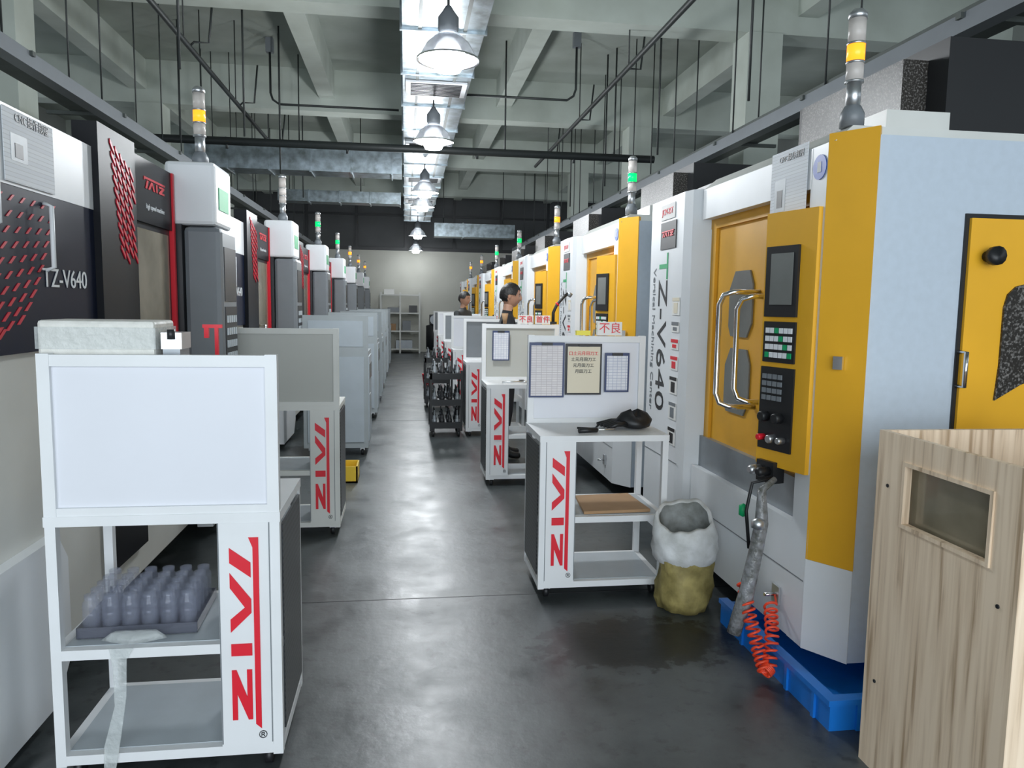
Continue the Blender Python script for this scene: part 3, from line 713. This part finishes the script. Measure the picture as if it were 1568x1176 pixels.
# ------------------------------------------------------------ people
def human(x,y,yaw,shirt,scale=1.0,headyaw=0.0):
    e=bpy.data.objects.new('factory_worker',None); COL.objects.link(e)
    e.location=(x,y,0); e.rotation_euler=(0,0,yaw); e.scale=(scale,)*3
    V=[((0,0,.95),.15,.11,-1),((0,0,1.10),.135,.10,0),((0,0,1.25),.16,.11,1),((0,0,1.36),.15,.10,2),((0,0,1.43),.07,.06,3),((0,-.012,1.50),.052,.052,4),((0,-.018,1.55),.05,.05,5)]
    for s in (-1,1):
        n=len(V)
        V+= [((s*.17,0,1.38),.062,.062,3),((s*.22,-.02,1.22),.05,.05,n),((s*.235,-.06,1.10),.042,.042,n+1),((s*.20,-.19,1.08),.036,.036,n+2),((s*.16,-.30,1.10),.026,.026,n+3)]
        n=len(V)
        V+= [((s*.09,0,.86),.09,.09,0),((s*.10,-.01,.66),.075,.08,n),((s*.105,-.015,.48),.055,.058,n+1),((s*.105,.01,.30),.05,.055,n+2),((s*.105,.02,.10),.038,.042,n+3),((s*.11,-.05,.045),.038,.035,n+4),((s*.115,-.15,.035),.035,.03,n+5)]
    me=bpy.data.meshes.new('sk'); me.from_pydata([v[0] for v in V],[(v[3],i) for i,v in enumerate(V) if v[3]>=0],[])
    o=bpy.data.objects.new('sk',me); COL.objects.link(o)
    o.modifiers.new('s','SKIN'); sl=me.skin_vertices[0].data if me.skin_vertices else None
    if sl is None:
        bm=bmesh.new(); bm.from_mesh(me); bm.verts.layers.skin.verify(); bm.to_mesh(me); bm.free(); sl=me.skin_vertices[0].data
    for i,v in enumerate(V): sl[i].radius=(v[1],v[2]); sl[i].use_root=(i==0)
    ss=o.modifiers.new('d','SUBSURF'); ss.levels=2; ss.render_levels=2
    bpy.context.view_layer.update()
    m2=bpy.data.meshes.new_from_object(o.evaluated_get(bpy.context.evaluated_depsgraph_get()))
    bpy.data.objects.remove(o)
    for m in (shirt,PANTS,SKIN,BLACK): m2.materials.append(m)
    for p in m2.polygons:
        c=p.center; p.use_smooth=True
        if c.z<.09: p.material_index=3
        elif c.z<.98 and c.y>-.2: p.material_index=1
        elif c.z>1.47 or (c.y<-.08 and abs(c.x)>.1 and c.z<1.16): p.material_index=2
        else: p.material_index=0
    bo=bpy.data.objects.new('body',m2); COL.objects.link(bo); bo.parent=e
    bm=bmesh.new(); bmesh.ops.create_icosphere(bm,subdivisions=5,radius=1)
    g=lambda v,c,s: math.exp(-((v-Vector(c)).length/s)**2)
    hairv=set()
    for v in bm.verts:
        q=v.co.copy(); d=0
        d+=.22*g(q,(0,-1,-.12),.16)+.10*g(q,(0,-1,.08),.13)
        for s in (-1,1):
            d-=.10*g(q,(s*.38,-.9,.08),.17); d+=.05*g(q,(s*.35,-.9,.26),.16); d+=.04*g(q,(s*.5,-.8,-.2),.25)
        d+=.06*g(q,(0,-.9,-.46),.14)-.03*g(q,(0,-.9,-.56),.08)+.08*g(q,(0,-.75,-.8),.2)
        p=q*(1+d)
        jaw=1-.32*max(0,-q.z)**1.3
        p.x*=.078*jaw; p.y*=.098*(1-.12*max(0,-q.z)*(1 if q.y>0 else 0)); p.z*=.118
        if q.y>0 and q.z<-.3: p.y*=.8
        hair = q.z>.50 or (q.z>.05 and q.y>-.45-.3*q.z) or (q.y>.22 and q.z>-.50)
        if hair: p+=v.co*.012+Vector((0,0,.004*math.sin(q.x*40)*math.cos(q.y*37))); hairv.add(v.index)
        v.co=p
    for f in bm.faces:
        f.smooth=True; f.material_index=1 if all(v.index in hairv for v in f.verts) else 0
    hm=bpy.data.meshes.new('head'); bm.to_mesh(hm); bm.free()
    for m in (SKIN,HAIR): hm.materials.append(m)
    ho=bpy.data.objects.new('head',hm); COL.objects.link(ho); ho.parent=e; ho.location=(0,-.03,1.61); ho.rotation_euler=(math.radians(8),0,headyaw)
    fb=B('facial_features')
    for s in (-1,1):
        fb.lathe([(.003,-.005),(.008,-.003),(.009,0),(.008,.003),(.003,.005)],(s*.030,-.078,.010),CREAM,12)
        fb.lathe([(.001,-.005),(.005,-.003),(.005,.003),(.001,.005)],(s*.030,-.084,.010),BLACK,10)
        fb.tube([(s*.015,-.094,.030),(s*.030,-.092,.035),(s*.046,-.083,.030)],.0035,HAIR,6)
        fb.lathe([(.004,-.03),(.012,-.018),(.014,.0),(.018,.015),(.012,.028),(.003,.032)],(s*.080,.008,0),SKIN,12,fn=lambda p,a: Vector((p.x*.5,p.y,p.z)))
    LIP=mat('lip',(0.35,.13,.11),.5)
    fb.tube([(-.022,-.083,-.052),(0,-.092,-.050),(.022,-.083,-.052)],[.003,.0055,.003],LIP,8)
    fo=fb.done(); fo.parent=ho
    for s in (-1,1):
        hb=B('hand')
        hb.lathe([(.008,-.045),(.036,-.03),(.042,0),(.040,.03),(.022,.045)],(0,0,0),SKIN,14,M=Matrix.Rotation(math.pi/2,4,'X'),fn=lambda p,a: Vector((p.x,p.y*.4,p.z)))
        for i,(ln,ox) in enumerate(((.060,-.030),(.072,-.010),(.068,.010),(.055,.028))):
            hb.tube([(ox,-.03,0),(ox,-.045-ln*.35,-.002),(ox,-.045-ln*.7,-.016),(ox,-.045-ln*.85,-.034)],[.0095,.009,.008,.006],SKIN,8)
        hb.tube([(-s*.03,.01,0),(-s*.055,-.015,-.008),(-s*.06,-.045,-.02)],[.012,.010,.007],SKIN,8)
        h=hb.done((s*.15,-.34,1.10)); h.parent=e
    return e
human(.98,7.3,math.pi/2*.95,SHIRT,.99)
human(.93,12.4,math.pi/2*.6,SHIRT2,.99)

# ------------------------------------------------------------ light
w=bpy.data.worlds.new('World'); scene.world=w; w.use_nodes=True
bg=w.node_tree.nodes['Background']; bg.inputs['Color'].default_value=(.80,.90,1.0,1); bg.inputs['Strength'].default_value=1.6
def area(name,loc,rot,sx,sy,en,col=(.88,.95,1)):
    l=bpy.data.lights.new(name,'AREA'); l.shape='RECTANGLE'; l.size=sx; l.size_y=sy; l.energy=en; l.color=col
    o=bpy.data.objects.new(name,l); COL.objects.link(o); o.location=loc; o.rotation_euler=rot
area('doorway_daylight',(0,-4.9,2.3),(math.pi/2,0,0),8.8,4.2,410)

# ------------------------------------------------------------ camera
yaw=math.radians(8.1); pit=math.radians(5.96); roll=0.015
Fv=Vector((math.sin(yaw)*math.cos(pit), math.cos(yaw)*math.cos(pit), -math.sin(pit)))
Rv=Vector((math.cos(yaw),-math.sin(yaw),0)); Uv=Rv.cross(Fv)
Rc=Rv*math.cos(roll)+Uv*math.sin(roll); Uc=-Rv*math.sin(roll)+Uv*math.cos(roll)
cd=bpy.data.cameras.new('camera'); cd.sensor_width=36; cd.lens=26.4; cd.clip_start=.05
co=bpy.data.objects.new('camera',cd); COL.objects.link(co)
M=Matrix.Identity(4)
for i in range(3): M[i][0]=Rc[i]; M[i][1]=Uc[i]; M[i][2]=-Fv[i]
M[2][3]=1.5
co.matrix_world=M
scene.camera=co
